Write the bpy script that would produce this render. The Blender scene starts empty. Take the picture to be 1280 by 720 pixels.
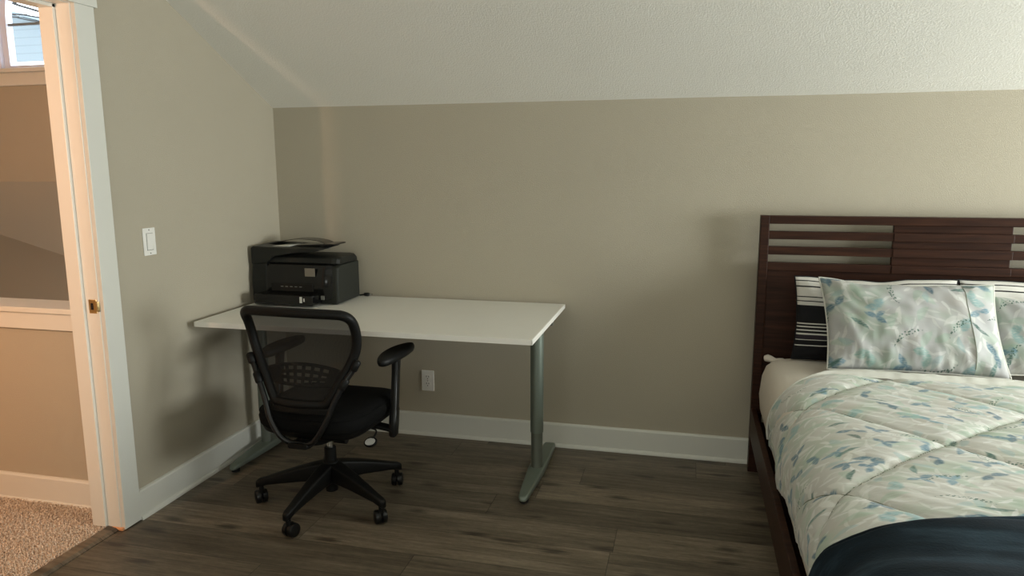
import bpy, bmesh, math, random
from mathutils import Vector, Matrix, Euler, noise
random.seed(7)
PI = math.pi
S = bpy.context.scene
COL = S.collection

# ------------------------------------------------------------------ camera
cam_data = bpy.data.cameras.new('camera')
cam = bpy.data.objects.new('camera', cam_data)
COL.objects.link(cam)
S.camera = cam
YAW, PITCH, ROLL, FPX = math.radians(13.73), math.radians(-9.56), math.radians(-0.20), 906.13
fw = Vector((-math.sin(YAW) * math.cos(PITCH), math.cos(YAW) * math.cos(PITCH), math.sin(PITCH)))
rt = Vector((math.cos(YAW), math.sin(YAW), 0))
up = rt.cross(fw)
r2 = rt * math.cos(ROLL) + up * math.sin(ROLL)
u2 = -rt * math.sin(ROLL) + up * math.cos(ROLL)
cm = Matrix((r2, u2, -fw)).transposed().to_4x4()
cm.translation = Vector((2.2083, -3.6052, 1.4633))
cam.matrix_world = cm
cam_data.sensor_width = 36
cam_data.lens = 36 * FPX / 1280
cam_data.clip_start = 0.05

# ------------------------------------------------------------------ light and exposure
world = bpy.data.worlds.new('sky')
S.world = world
world.use_nodes = True
bg = world.node_tree.nodes['Background']
bg.inputs[0].default_value = (0.86, 0.94, 1.0, 1)
bg.inputs[1].default_value = 5.0

def area(name, loc, target, sx, sy, power, color, spread=180):
    d = bpy.data.lights.new(name, 'AREA')
    d.shape = 'RECTANGLE'; d.size = sx; d.size_y = sy
    d.energy = power; d.color = color; d.spread = math.radians(spread)
    o = bpy.data.objects.new(name, d); COL.objects.link(o)
    o.location = loc
    o.rotation_euler = (Vector(target) - Vector(loc)).to_track_quat('-Z', 'Y').to_euler()
    return o
# daylight through the big window in the right-hand wall, and a weaker added fill light behind the camera
area('window_daylight', (6.12, -1.5, 1.25), (0, -1.5, 3.1), 1.5, 1.25, 150, (0.965, 1.0, 0.955))
area('rear_fill_light', (1.6, -4.5, 1.3), (1.9, 0, 3.6), 1.6, 1.2, 26, (0.95, 1.0, 0.96))
# warm ceiling lamp in the hall
ld = bpy.data.lights.new('hall_lamp', 'POINT'); ld.energy = 101; ld.color = (1.0, 0.60, 0.385); ld.shadow_soft_size = 0.055
lo = bpy.data.objects.new('hall_lamp', ld); COL.objects.link(lo); lo.location = (-0.306, -3.0, 1.72)
S.view_settings.view_transform = 'Standard'
S.view_settings.look = 'None'
S.view_settings.exposure = 0.0
S.view_settings.gamma = 1.0
S.view_settings.use_curve_mapping = False
try:
    S.cycles.use_denoising = True
    S.cycles.max_bounces = 10
    S.cycles.diffuse_bounces = 6
    S.cycles.transparent_max_bounces = 16
    S.cycles.sample_clamp_indirect = 6
except Exception:
    pass

# ------------------------------------------------------------------ helpers: materials
class NT:
    def __init__(self, name):
        self.m = bpy.data.materials.new(name); self.m.use_nodes = True
        self.t = self.m.node_tree
        self.p = self.t.nodes['Principled BSDF']
        self.out = self.t.nodes['Material Output']
    def n(self, typ, ins=None, **props):
        nd = self.t.nodes.new(typ)
        for k, v in props.items(): setattr(nd, k, v)
        for k, v in (ins or {}).items(): self.set(nd.inputs[k], v)
        return nd
    def set(self, sock, v):
        if isinstance(v, bpy.types.NodeSocket): self.t.links.new(v, sock)
        elif isinstance(v, (tuple, list)) and len(v) == 3 and sock.type == 'RGBA': sock.default_value = (*v, 1)
        else: sock.default_value = v
    def math(self, op, a, b=0.0, c=0.0, clamp=False):
        nd = self.n('ShaderNodeMath', {0: a, 1: b, 2: c}, operation=op, use_clamp=clamp); return nd.outputs[0]
    def vmath(self, op, a, b=(0, 0, 0)):
        nd = self.n('ShaderNodeVectorMath', {0: a, 1: b}, operation=op); return nd.outputs[0]
    def mix(self, f, a, b, blend='MIX'):
        nd = self.n('ShaderNodeMix', data_type='RGBA', blend_type=blend)
        self.set(nd.inputs[0], f); self.set(nd.inputs[6], a); self.set(nd.inputs[7], b)
        return nd.outputs[2]
    def coord(self, which='Object'):
        return self.n('ShaderNodeTexCoord').outputs[which]
    def mapping(self, v, scale=(1, 1, 1), loc=(0, 0, 0), rot=(0, 0, 0)):
        return self.n('ShaderNodeMapping', {0: v, 'Scale': scale, 'Location': loc, 'Rotation': rot}).outputs[0]
    def noise(self, v, scale, detail=3, rough=0.5, out=0):
        return self.n('ShaderNodeTexNoise', {'Vector': v, 'Scale': scale, 'Detail': detail, 'Roughness': rough}).outputs[out]
    def ramp(self, f, stops, interp='LINEAR'):
        nd = self.n('ShaderNodeValToRGB', {0: f}); cr = nd.color_ramp; cr.interpolation = interp
        while len(cr.elements) < len(stops): cr.elements.new(0.5)
        for e, (p, c) in zip(cr.elements, stops):
            e.position = p; e.color = (*c, 1) if len(c) == 3 else c
        return nd.outputs[0]
    def bump(self, h, strength=0.3, dist=0.002):
        b = self.n('ShaderNodeBump', {'Height': h, 'Strength': strength, 'Distance': dist})
        self.t.links.new(b.outputs[0], self.p.inputs['Normal']); return b
    def base(self, c, rough=0.5, metal=0.0, spec=0.5):
        self.set(self.p.inputs['Base Color'], c); self.set(self.p.inputs['Roughness'], rough)
        self.p.inputs['Metallic'].default_value = metal
        self.p.inputs['Specular IOR Level'].default_value = spec

def plain(name, c, rough=0.5, metal=0.0, spec=0.5, nscale=40, namp=0.06, bump=0.0, bscale=200, bdist=0.0006):
    t = NT(name); v = t.coord()
    n = t.noise(v, nscale, 3)
    k = t.math('MULTIPLY_ADD', n, 2 * namp, 1 - namp)
    t.base(t.mix(1.0, c, k, 'MULTIPLY'), rough, metal, spec)
    if bump: t.bump(t.noise(v, bscale, 2), bump, bdist)
    return t.m

def wall_mat(name, c, bscale, dist, strength, amp=0.04):
    t = NT(name); v = t.coord()
    n = t.noise(v, 1.5, 2); k = t.math('MULTIPLY_ADD', n, 2 * amp, 1 - amp)
    t.base(t.mix(1.0, c, k, 'MULTIPLY'), 0.75, 0, 0.25)
    a = t.noise(v, bscale, 3, 0.55)
    a = t.n('ShaderNodeMapRange', {0: a, 1: 0.38, 2: 0.62}, interpolation_type='SMOOTHSTEP').outputs[0]
    t.bump(a, strength, dist)
    return t.m

M = {}
M['wall'] = wall_mat('wall_paint', (0.42, 0.382, 0.30), 230, 0.0008, 0.4)
M['ceiling'] = wall_mat('ceiling_paint', (0.78, 0.77, 0.71), 135, 0.0012, 0.45)
M['trim'] = plain('trim_paint', (0.67, 0.67, 0.615), 0.35, 0, 0.5, 6, 0.02)
M['bare_wood'] = plain('bare_wood', (0.62, 0.30, 0.14), 0.6, 0, 0.3, 60, 0.2)
M['brass'] = plain('brass', (0.62, 0.46, 0.22), 0.3, 1.0, 0.5, 80, 0.1)
M['dark_hole'] = plain('dark_hole', (0.02, 0.018, 0.015), 0.8, 0, 0.1)
M['white_plastic'] = plain('white_plastic', (0.80, 0.79, 0.75), 0.35, 0, 0.5, 30, 0.02)
M['vinyl'] = plain('window_vinyl', (0.74, 0.80, 0.95), 0.4, 0, 0.5, 30, 0.02)  # blue put into the colour as daylight, against the warm lamp
M['desk_top'] = plain('desk_laminate', (0.77, 0.765, 0.715), 0.42, 0, 0.4, 8, 0.02)
M['desk_edge'] = plain('desk_edge_band', (0.80, 0.785, 0.73), 0.45, 0, 0.4, 8, 0.02)
M['desk_metal'] = plain('desk_grey_green_metal', (0.20, 0.235, 0.20), 0.42, 0.55, 0.5, 60, 0.04)
M['desk_metal_low'] = plain('desk_darker_metal', (0.17, 0.185, 0.155), 0.4, 0.55, 0.5, 60, 0.04)
M['rubber'] = plain('black_rubber', (0.012, 0.012, 0.012), 0.6, 0, 0.3)
M['chair_plastic'] = plain('chair_black_plastic', (0.0045, 0.0045, 0.0043), 0.5, 0, 0.22, 50, 0.1, 0.12, 700, 0.0002)
M['chair_gloss'] = plain('chair_gloss_plastic', (0.006, 0.006, 0.006), 0.34, 0, 0.35, 50, 0.1)
M['chair_fabric'] = plain('chair_seat_fabric', (0.0042, 0.0042, 0.0042), 0.85, 0, 0.12, 120, 0.25, 0.4, 900, 0.0006)
M['chrome'] = plain('chrome', (0.7, 0.7, 0.68), 0.18, 1.0)
M['printer'] = plain('printer_charcoal', (0.011, 0.012, 0.0105), 0.42, 0, 0.3, 60, 0.08, 0.1, 900, 0.0002)
M['printer_side'] = plain('printer_textured_side', (0.020, 0.022, 0.018), 0.55, 0, 0.3, 60, 0.08, 0.2, 800, 0.0003)
M['printer_gloss'] = plain('printer_gloss_black', (0.005, 0.005, 0.005), 0.16, 0, 0.4, 60, 0.05)
M['sticker'] = plain('beige_sticker', (0.19, 0.165, 0.13), 0.5, 0, 0.4)
M['pale_label'] = plain('pale_label', (0.62, 0.62, 0.58), 0.5, 0, 0.4)
M['grey_mark'] = plain('grey_mark', (0.20, 0.20, 0.18), 0.5, 0, 0.4)
M['sheet'] = plain('white_sheet_cotton', (0.66, 0.61, 0.54), 0.85, 0, 0.2, 9, 0.03, 0.25, 45, 0.004)
M['cuff'] = plain('pale_cotton_reverse', (0.60, 0.60, 0.55), 0.85, 0, 0.2, 14, 0.05, 0.3, 55, 0.004)
M['thread'] = plain('dark_seam_thread', (0.22, 0.24, 0.19), 0.9, 0, 0.1)

def wood_dark():
    t = NT('espresso_wood'); v = t.coord()
    w = t.mapping(v, (1.2, 14, 22))
    n = t.noise(w, 3.2, 5, 0.6)
    c = t.ramp(n, [(0.25, (0.013, 0.0045, 0.0028)), (0.55, (0.035, 0.0128, 0.0066)), (0.8, (0.064, 0.0235, 0.0118))])
    t.base(c, 0.45, 0, 0.18); t.bump(n, 0.08, 0.001); return t.m
M['bed_wood'] = wood_dark()

def floor_mat():
    t = NT('vinyl_plank_floor'); v = t.coord()
    s = t.n('ShaderNodeSeparateXYZ', {0: v})
    W, L = 0.19, 1.22
    yy = t.math('DIVIDE', t.math('ADD', s.outputs[1], 0.065), W)
    row = t.math('FLOOR', yy)
    fy = t.math('FRACT', yy)
    off = t.n('ShaderNodeTexWhiteNoise', {'W': t.math('ADD', row, 31.7)}, noise_dimensions='1D').outputs[0]
    xx = t.math('ADD', t.math('DIVIDE', s.outputs[0], L), t.math('MULTIPLY', off, 7.0))
    colm = t.math('FLOOR', xx); fx = t.math('FRACT', xx)
    cell = t.n('ShaderNodeCombineXYZ', {0: row, 1: colm, 2: 3.0}).outputs[0]
    rnd = t.n('ShaderNodeTexWhiteNoise', {0: cell}, noise_dimensions='3D')
    shift = t.vmath('MULTIPLY', rnd.outputs[1], (9, 9, 9))
    gv = t.vmath('ADD', v, shift)
    g1 = t.noise(t.mapping(gv, (1.6, 26, 1)), 2.2, 6, 0.62)
    g2 = t.noise(t.mapping(gv, (0.9, 6, 1)), 2.0, 4, 0.55)
    g3 = t.noise(t.mapping(gv, (5, 120, 1)), 2.0, 2, 0.5)
    k = t.math('ADD', t.math('MULTIPLY', g1, 0.55), t.math('MULTIPLY', g2, 0.45))
    c = t.ramp(k, [(0.30, (0.062, 0.047, 0.032)), (0.46, (0.125, 0.101, 0.072)), (0.58, (0.175, 0.143, 0.104)), (0.72, (0.25, 0.208, 0.155))])
    tone = t.math('MULTIPLY_ADD', rnd.outputs[0], 0.55, 0.72)
    c = t.mix(1.0, c, tone, 'MULTIPLY')
    c = t.mix(1.0, c, t.math('MULTIPLY_ADD', g3, 0.5, 0.75), 'MULTIPLY')
    ck = t.noise(t.mapping(gv, (2.2, 48, 1)), 2.4, 5, 0.68)
    c = t.mix(t.n('ShaderNodeMapRange', {0: ck, 1: 0.56, 2: 0.68, 3: 0.0, 4: 0.6}).outputs[0], c, (0.045, 0.034, 0.024))
    mt = t.noise(t.mapping(gv, (14, 40, 1)), 2.0, 4, 0.7)
    c = t.mix(1.0, c, t.math('MULTIPLY_ADD', mt, 0.9, 0.58), 'MULTIPLY')
    # knots
    kv = t.n('ShaderNodeTexVoronoi', {0: t.mapping(gv, (2.2, 6.5, 1)), 'Scale': 1.0}, voronoi_dimensions='2D')
    kd = t.math('ADD', kv.outputs['Distance'], t.math('MULTIPLY', t.math('SUBTRACT', g1, 0.5), 0.25))
    km = t.n('ShaderNodeMapRange', {0: kd, 1: 0.16, 2: 0.04, 3: 0.0, 4: 0.75}).outputs[0]
    c = t.mix(km, c, (0.030, 0.022, 0.016))
    ey = t.math('MULTIPLY', t.math('MINIMUM', fy, t.math('SUBTRACT', 1.0, fy)), W)
    ex = t.math('MULTIPLY', t.math('MINIMUM', fx, t.math('SUBTRACT', 1.0, fx)), L)
    e = t.math('MINIMUM', ex, ey)
    gap = t.n('ShaderNodeMapRange', {0: e, 1: 0.0008, 2: 0.0022, 3: 0.45, 4: 1.0}).outputs[0]
    c = t.mix(1.0, c, gap, 'MULTIPLY')
    t.base(c, 0.42, 0, 0.35)
    t.bump(t.math('MULTIPLY_ADD', gap, 1.0, t.math('MULTIPLY', g1, 0.4)), 0.25, 0.0012)
    return t.m
M['floor'] = floor_mat()

def carpet_mat():
    t = NT('carpet_yarn'); v = t.coord()
    n = t.noise(v, 140, 2)
    c = t.ramp(n, [(0.3, (0.33, 0.255, 0.19)), (0.5, (0.64, 0.545, 0.44)), (0.68, (0.80, 0.72, 0.62))])
    t.base(c, 0.95, 0, 0.1); return t.m
M['carpet'] = carpet_mat()

def mesh_fabric():
    t = NT('chair_mesh_weave'); v = t.coord()
    t.base((0.024, 0.022, 0.020), 0.8, 0, 0.12)
    w = t.n('ShaderNodeTexWave', {0: t.mapping(v, (1, 1, 1), (0, 0, 0), (0, 0.35, 0)), 'Scale': 95.0, 'Distortion': 1.0, 'Detail': 1.0}, bands_direction='Z').outputs[1]
    w2 = t.n('ShaderNodeTexWave', {0: v, 'Scale': 75.0, 'Distortion': 1.5, 'Detail': 1.0}, bands_direction='X').outputs[1]
    a = t.math('MULTIPLY_ADD', t.math('MULTIPLY', w, w2), 0.24, 0.73)
    t.set(t.p.inputs['Alpha'], a)
    return t.m
M['chair_mesh'] = mesh_fabric()

def floral(name, scale=1.0, base=(0.555, 0.555, 0.505), gain=1.0, more=0.0, crease=0.25):
    t = NT(name); uv = t.coord('UV')
    v = t.vmath('MULTIPLY', uv, (scale, scale, scale))
    wob = t.n('ShaderNodeTexNoise', {'Vector': v, 'Scale': 28.0, 'Detail': 2.0}).outputs[1]
    wv = t.vmath('MULTIPLY', t.vmath('SUBTRACT', wob, (0.5, 0.5, 0.5)), (0.012, 0.012, 0))
    vd = t.vmath('ADD', v, wv)
    def leaves(sc, a, b, thr, off, soft=0.35, petals=(0.0,), bend=5.0):
        q = t.vmath('ADD', vd, (off, off * 1.7, 0))
        vo = t.n('ShaderNodeTexVoronoi', {0: q, 'Scale': sc}, voronoi_dimensions='2D')
        cc = t.n('ShaderNodeSeparateColor', {0: vo.outputs['Color']})
        d = t.vmath('SUBTRACT', q, vo.outputs['Position'])
        ang = t.math('MULTIPLY', cc.outputs[0], 2 * PI)
        best = None
        for da in petals:
            rot = t.n('ShaderNodeVectorRotate', {'Vector': d, 'Angle': t.math('ADD', ang, da)}, rotation_type='Z_AXIS').outputs[0]
            sx = t.n('ShaderNodeSeparateXYZ', {0: rot})
            xs = sx.outputs[0] if len(petals) == 1 else t.math('SUBTRACT', sx.outputs[0], a * 0.75)
            x = t.math('DIVIDE', xs, a)
            y0 = t.math('ADD', sx.outputs[1], t.math('MULTIPLY', t.math('MULTIPLY', xs, xs), bend))
            y = t.math('DIVIDE', y0, b)
            f = t.math('SUBTRACT', t.math('SUBTRACT', 1.0, t.math('MULTIPLY', x, x)), t.math('ABSOLUTE', y))
            best = f if best is None else t.math('MAXIMUM', best, f)
        m = t.n('ShaderNodeMapRange', {0: best, 1: 0.0, 2: soft}).outputs[0]
        on = t.math('GREATER_THAN', cc.outputs[1], thr)
        return t.math('MULTIPLY', m, on), cc.outputs[2]
    c = base
    g = t.noise(v, 4.5, 3, 0.6)
    gm = t.n('ShaderNodeMapRange', {0: g, 1: 0.48, 2: 0.66, 3: 0.0, 4: 0.8}).outputs[0]
    c = t.mix(gm, c, (0.40, 0.51, 0.40))
    tan = t.n('ShaderNodeMapRange', {0: t.noise(t.vmath('ADD', v, (7, 3, 0)), 5.5, 3, 0.6), 1: 0.52, 2: 0.70, 3: 0.0, 4: 0.6}).outputs[0]
    c = t.mix(tan, c, (0.50, 0.465, 0.40))
    for sc, a, b, thr, off, colr, al in (
        (11, 0.050, 0.014, 0.35, 1.3, (0.69, 0.70, 0.64), 0.7),
        (15, 0.036, 0.008, 0.30, 4.1, (0.71, 0.72, 0.68), 0.7),
        (18, 0.034, 0.006, 0.35, 8.6, (0.66, 0.68, 0.62), 0.6),
        (9, 0.050, 0.019, 0.55, 2.7, (0.36, 0.49, 0.38), 0.5),
        (10, 0.038, 0.015, 0.62, 6.2, (0.33, 0.47, 0.47), 0.5)):
        m, _ = leaves(sc, a, b, thr, off)
        c = t.mix(t.math('MULTIPLY', m, al), c, colr)
    strk = t.noise(t.mapping(vd, (30, 90, 1)), 2.0, 2)
    for sc, a, b, thr, off, c1, c2, pet in (
        (5.5, 0.026, 0.012, 0.60, 5.5, (0.085, 0.17, 0.235), (0.19, 0.33, 0.40), (0.3, 2.2, 3.6)),
        (6.5, 0.030, 0.014, 0.70, 9.9, (0.07, 0.145, 0.20), (0.17, 0.31, 0.37), (0.0, 2.6)),
        (6.0, 0.042, 0.010, 0.80, 12.3, (0.05, 0.115, 0.10), (0.11, 0.22, 0.19), (0.0,)),
        (5.0, 0.030, 0.020, 0.72, 3.3, (0.26, 0.42, 0.44), (0.30, 0.46, 0.40), (0.0, 1.6))):
        m, rr = leaves(sc, a * 1.15, b * 1.2, thr - more, off, 0.45, pet, 3.0)
        m = t.math('MULTIPLY', m, t.n('ShaderNodeMapRange', {0: strk, 1: 0.35, 2: 0.58, 3: 0.45, 4: 0.95}).outputs[0])
        c = t.mix(m, c, t.mix(rr, c1, c2))
    band, _ = leaves(5.0, 0.075, 0.011, 0.60, 15.1)
    dots = t.n('ShaderNodeTexVoronoi', {0: vd, 'Scale': 95.0}, voronoi_dimensions='2D').outputs['Distance']
    dm = t.math('MULTIPLY', t.math('LESS_THAN', dots, 0.33), t.math('GREATER_THAN', band, 0.1))
    c = t.mix(t.math('MULTIPLY', dm, 0.85), c, (0.08, 0.16, 0.125))
    c = t.mix(1.0, c, (gain, gain, gain * 1.03), 'MULTIPLY')
    t.base(c, 0.72, 0, 0.25)
    t.p.inputs['Sheen Weight'].default_value = 0.1
    t.bump(t.noise(t.mapping(uv, (1, 2.2, 1)), 16, 3, 0.55), crease, 0.008)
    return t.m
M['floral'] = floral('floral_comforter_print', more=0.08)
M['floral_pillow'] = floral('floral_pillow_print', 1.0, (0.52, 0.525, 0.51), 0.74, 0.12, 0.10)

def stripes():
    t = NT('black_white_stripes'); uv = t.coord('UV')
    s = t.n('ShaderNodeSeparateXYZ', {0: uv})
    v = t.math('ADD', s.outputs[1], t.math('MULTIPLY', t.math('SUBTRACT', t.noise(uv, 4, 1), 0.5), 0.012))
    w, k, p = (0.64, 0.63, 0.59), (0.012, 0.012, 0.014), (0.028, 0.023, 0.032)
    st = [(0.0, k), (0.165, w), (0.178, k), (0.235, w), (0.245, p), (0.30, w), (0.317, k), (0.345, w), (0.363, k), (0.388, w), (0.405, k),
          (0.428, w), (0.444, k), (0.66, w), (0.70, k), (0.712, w), (0.752, k), (0.764, w), (0.875, k), (0.888, w), (0.945, k), (0.957, w)]
    c = t.ramp(v, st, 'CONSTANT')
    t.base(c, 0.8, 0, 0.2); t.bump(t.noise(uv, 9, 3), 0.3, 0.01); return t.m
M['stripes'] = stripes()

def navy():
    t = NT('navy_fleece'); v = t.coord()
    n = t.noise(t.mapping(v, (1.6, 8, 3)), 1.6, 4, 0.6)
    c = t.ramp(n, [(0.34, (0.0028, 0.0062, 0.0095)), (0.52, (0.0062, 0.0135, 0.0205)), (0.70, (0.026, 0.048, 0.066))])  # lighter streaks in the colour imitate light along the folds
    t.base(c, 0.9, 0, 0.15)
    t.p.inputs['Sheen Weight'].default_value = 0.04; t.p.inputs['Sheen Roughness'].default_value = 0.45
    t.p.inputs['Sheen Tint'].default_value = (0.45, 0.6, 0.8, 1)
    t.bump(t.noise(v, 160, 3), 0.5, 0.002); return t.m
M['navy'] = navy()

def glass():
    t = NT('window_glass')
    tr = t.n('ShaderNodeBsdfTransparent', {0: (0.95, 0.97, 0.98)})
    gl = t.n('ShaderNodeBsdfGlossy', {0: (1, 1, 1), 1: 0.02})
    lw = t.n('ShaderNodeLayerWeight', {0: 0.5})
    fr = t.math('MULTIPLY_ADD', t.math('POWER', lw.outputs['Facing'], 4.0), 0.5, 0.035)
    mx = t.n('ShaderNodeMixShader', {0: fr, 1: tr.outputs[0], 2: gl.outputs[0]})
    t.t.links.new(mx.outputs[0], t.out.inputs[0]); return t.m
M['glass'] = glass()

def siding():
    t = NT('pale_blue_siding'); v = t.coord()
    s = t.n('ShaderNodeSeparateXYZ', {0: v})
    f = t.math('FRACT', t.math('MULTIPLY', s.outputs[2], 7.0))
    k = t.n('ShaderNodeMapRange', {0: f, 1: 0.0, 2: 0.15, 3: 0.72, 4: 1.0}).outputs[0]
    t.base(t.mix(1.0, (0.145, 0.175, 0.19), k, 'MULTIPLY'), 0.7); return t.m
M['siding'] = siding()
M['snow_white'] = plain('white_garage_wall', (0.8, 0.8, 0.8), 0.7)
M['roofing'] = plain('pale_grey_roofing', (0.20, 0.24, 0.27), 0.8, 0, 0.2, 20, 0.08)

# ------------------------------------------------------------------ helpers: geometry
def obj(name, bm, m, parent=None, smooth=None, bevel=0, seg=2, label=None, kind=None):
    me = bpy.data.meshes.new(name)
    bmesh.ops.recalc_face_normals(bm, faces=bm.faces)
    bm.to_mesh(me); bm.free()
    for x in (m if isinstance(m, (list, tuple)) else [m]): me.materials.append(x)
    if smooth is not None:
        for p in me.polygons: p.use_smooth = True
        me.set_sharp_from_angle(angle=math.radians(smooth))
    o = bpy.data.objects.new(name, me); COL.objects.link(o)
    if parent is not None: o.parent = parent
    if bevel:
        b = o.modifiers.new('bevel', 'BEVEL'); b.width = bevel; b.segments = seg; b.limit_method = 'ANGLE'; b.angle_limit = math.radians(35)
        if smooth is not None: b.harden_normals = True
    if label: o['label'] = label
    if kind: o['kind'] = kind
    return o

def tag(o, label, cat, group=None):
    o['label'] = label; o['category'] = cat
    if group: o['group'] = group
    return o

def thing(name, label, cat, loc=(0, 0, 0), rz=0.0, group=None):
    o = bpy.data.objects.new(name, None); COL.objects.link(o)
    o.location = loc; o.rotation_euler = (0, 0, rz); o.empty_display_size = 0.1
    return tag(o, label, cat, group)

def struct(name, bm, m, parent=None, **k):
    return obj(name, bm, m, parent, kind='structure' if parent is None else None, **k)

def add_box(bm, lo, hi, mat=None):
    x0, y0, z0 = lo; x1, y1, z1 = hi
    vs = [bm.verts.new(c) for c in ((x0,y0,z0),(x1,y0,z0),(x1,y1,z0),(x0,y1,z0),(x0,y0,z1),(x1,y0,z1),(x1,y1,z1),(x0,y1,z1))]
    if mat is not None:
        for v in vs: v.co = mat @ v.co
    for f in ((0,3,2,1),(4,5,6,7),(0,1,5,4),(1,2,6,5),(2,3,7,6),(3,0,4,7)):
        bm.faces.new([vs[i] for i in f])
    return bm
def box(lo, hi, mat=None): return add_box(bmesh.new(), lo, hi, mat)

def add_loft(bm, rings, cap=True, closed=False):
    R = [[bm.verts.new(p) for p in r] for r in rings]
    n = len(R[0])
    L = len(R)
    for i in range(L if closed else L - 1):
        a, b = R[i], R[(i + 1) % L]
        for j in range(n):
            bm.faces.new((a[j], a[(j+1) % n], b[(j+1) % n], b[j]))
    if cap and not closed:
        bm.faces.new(list(reversed(R[0]))); bm.faces.new(R[-1])
    return bm

def circle(c, r, ax='z', n=24, r2=None):
    out = []
    r2 = r if r2 is None else r2
    for i in range(n):
        a = 2 * PI * i / n; ca, sa = r * math.cos(a), r2 * math.sin(a)
        out.append({'z': (c[0]+ca, c[1]+sa, c[2]), 'x': (c[0], c[1]+ca, c[2]+sa), 'y': (c[0]+ca, c[1], c[2]+sa)}[ax])
    return out
def add_lathe(bm, prof, c=(0, 0), n=28):
    """prof: (r, z) list about the vertical axis through c"""
    return add_loft(bm, [circle((c[0], c[1], z), max(r, 1e-4), 'z', n) for r, z in prof])

def add_tube(bm, pts, r, n=10, closed=False, flat=(1, 1), upv=None):
    pts = [Vector(p) for p in pts]; L = len(pts)
    rings = []; prev = None
    for i, p in enumerate(pts):
        a = pts[(i-1) % L] if closed or i > 0 else p
        b = pts[(i+1) % L] if closed or i < L-1 else p
        t = (b - a).normalized()
        u = Vector(upv) if upv is not None else (prev if prev is not None else (Vector((0,0,1)) if abs(t.z) < 0.9 else Vector((0,1,0))))
        s = t.cross(u).normalized(); u = s.cross(t).normalized(); prev = u
        rr = r[i] if isinstance(r, (list, tuple)) else r
        rings.append([p + s * (rr*flat[0]*math.cos(2*PI*k/n)) + u * (rr*flat[1]*math.sin(2*PI*k/n)) for k in range(n)])
    return add_loft(bm, rings, True, closed)

def spline(pts, per=6, closed=False):
    pts = [Vector(p) for p in pts]; L = len(pts); out = []
    for i in range(L if closed else L - 1):
        p0 = pts[(i-1) % L] if closed or i > 0 else pts[0]
        p1, p2 = pts[i], pts[(i+1) % L]
        p3 = pts[(i+2) % L] if closed or i + 2 < L else pts[-1]
        for k in range(per):
            t = k / per
            out.append(0.5 * ((2*p1) + (p2-p0)*t + (2*p0-5*p1+4*p2-p3)*t*t + (3*p1-p0-3*p2+p3)*t**3))
    if not closed: out.append(pts[-1])
    return out

def rrect(cx, cz, w, h, r, n=4):
    """rounded rectangle outline in 2D"""
    out = []
    for sx, sz, a0 in ((1, 1, 0), (-1, 1, 90), (-1, -1, 180), (1, -1, 270)):
        for k in range(n + 1):
            a = math.radians(a0 + 90 * k / n)
            out.append((cx + sx*(w/2-r) + r*math.cos(a), cz + sz*(h/2-r) + r*math.sin(a)))
    return out

def grid_bm(nu, nv, fn, uvfn=None):
    """fn(i,j)->co for 0..nu,0..nv"""
    bm = bmesh.new()
    V = [[bm.verts.new(fn(i, j)) for j in range(nv + 1)] for i in range(nu + 1)]
    uvl = bm.loops.layers.uv.new('UVMap')
    for i in range(nu):
        for j in range(nv):
            f = bm.faces.new((V[i][j], V[i+1][j], V[i+1][j+1], V[i][j+1]))
            if uvfn:
                for l, (a, b) in zip(f.loops, ((i, j), (i+1, j), (i+1, j+1), (i, j+1))): l[uvl].uv = uvfn(a, b)
    return bm

def copy_tree(o, parent=None):
    c = o.copy(); COL.objects.link(c)
    if parent is not None: c.parent = parent
    for ch in list(o.children): copy_tree(ch, c)
    return c

# ------------------------------------------------------------------ the room shell
X1, YB = 6.2, -4.6
ZK, SL = 1.776, 0.4964
ZC = 2.44; YC = -(ZC - ZK) / SL
DY0, DY1, DZ = -2.135, -1.3, 2.05          # doorway
struct('floor', box((-0.03, YB, -0.06), (X1, 0.0, 0.0)), M['floor'])
bm = box((-0.12, 0.0, -0.06), (X1 + 0.12, 0.12, 1.95)); struct('wall_back', bm, M['wall'])
bm = bmesh.new()                           # left wall with the doorway, its top follows the roof slope
add_box(bm, (-0.12, DY1 + 0.0, -0.06), (0, 0.0, 2.9))
add_box(bm, (-0.12, DY0, DZ + 0.02), (0, DY1, 2.9))
add_box(bm, (-0.12, YB, -0.06), (0, DY0, 2.9))
struct('wall_left', bm, M['wall'])
bm = bmesh.new()                           # right wall with its window opening
WY0, WY1, WZ0, WZ1 = -2.3, -0.7, 0.58, 1.92
add_box(bm, (X1, YB, -0.06), (X1 + 0.12, WY0, 2.6)); add_box(bm, (X1, WY1, -0.06), (X1 + 0.12, 0.0, 2.6))
add_box(bm, (X1, WY0, -0.06), (X1 + 0.12, WY1, WZ0)); add_box(bm, (X1, WY0, WZ1), (X1 + 0.12, WY1, 2.6))
struct('wall_right', bm, M['wall'])
struct('wall_rear', box((-0.12, YB - 0.12, -0.06), (X1 + 0.12, YB, 2.6)), M['wall'])
def ceil_fn(i, j):                          # slightly uneven plaster on the slope
    x = X1 * i / 60; y = YC * j / 24 + (0.03 if j == 0 else 0)
    z = ZK - SL * y
    w = 0.005 * noise.noise(Vector((x * 1.6, y * 1.6, 3.1)))
    if 0 < j: z += w
    return (x, y, z)
bm = grid_bm(60, 24, ceil_fn)
r = bmesh.ops.extrude_face_region(bm, geom=bm.faces[:])
for v in r['geom']:
    if isinstance(v, bmesh.types.BMVert): v.co += Vector((0, 0.05, 0.12))
add_box(bm, (0, YB, ZC), (X1, YC + 0.02, ZC + 0.12))
struct('ceiling', bm, M['ceiling'], smooth=30)
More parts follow.
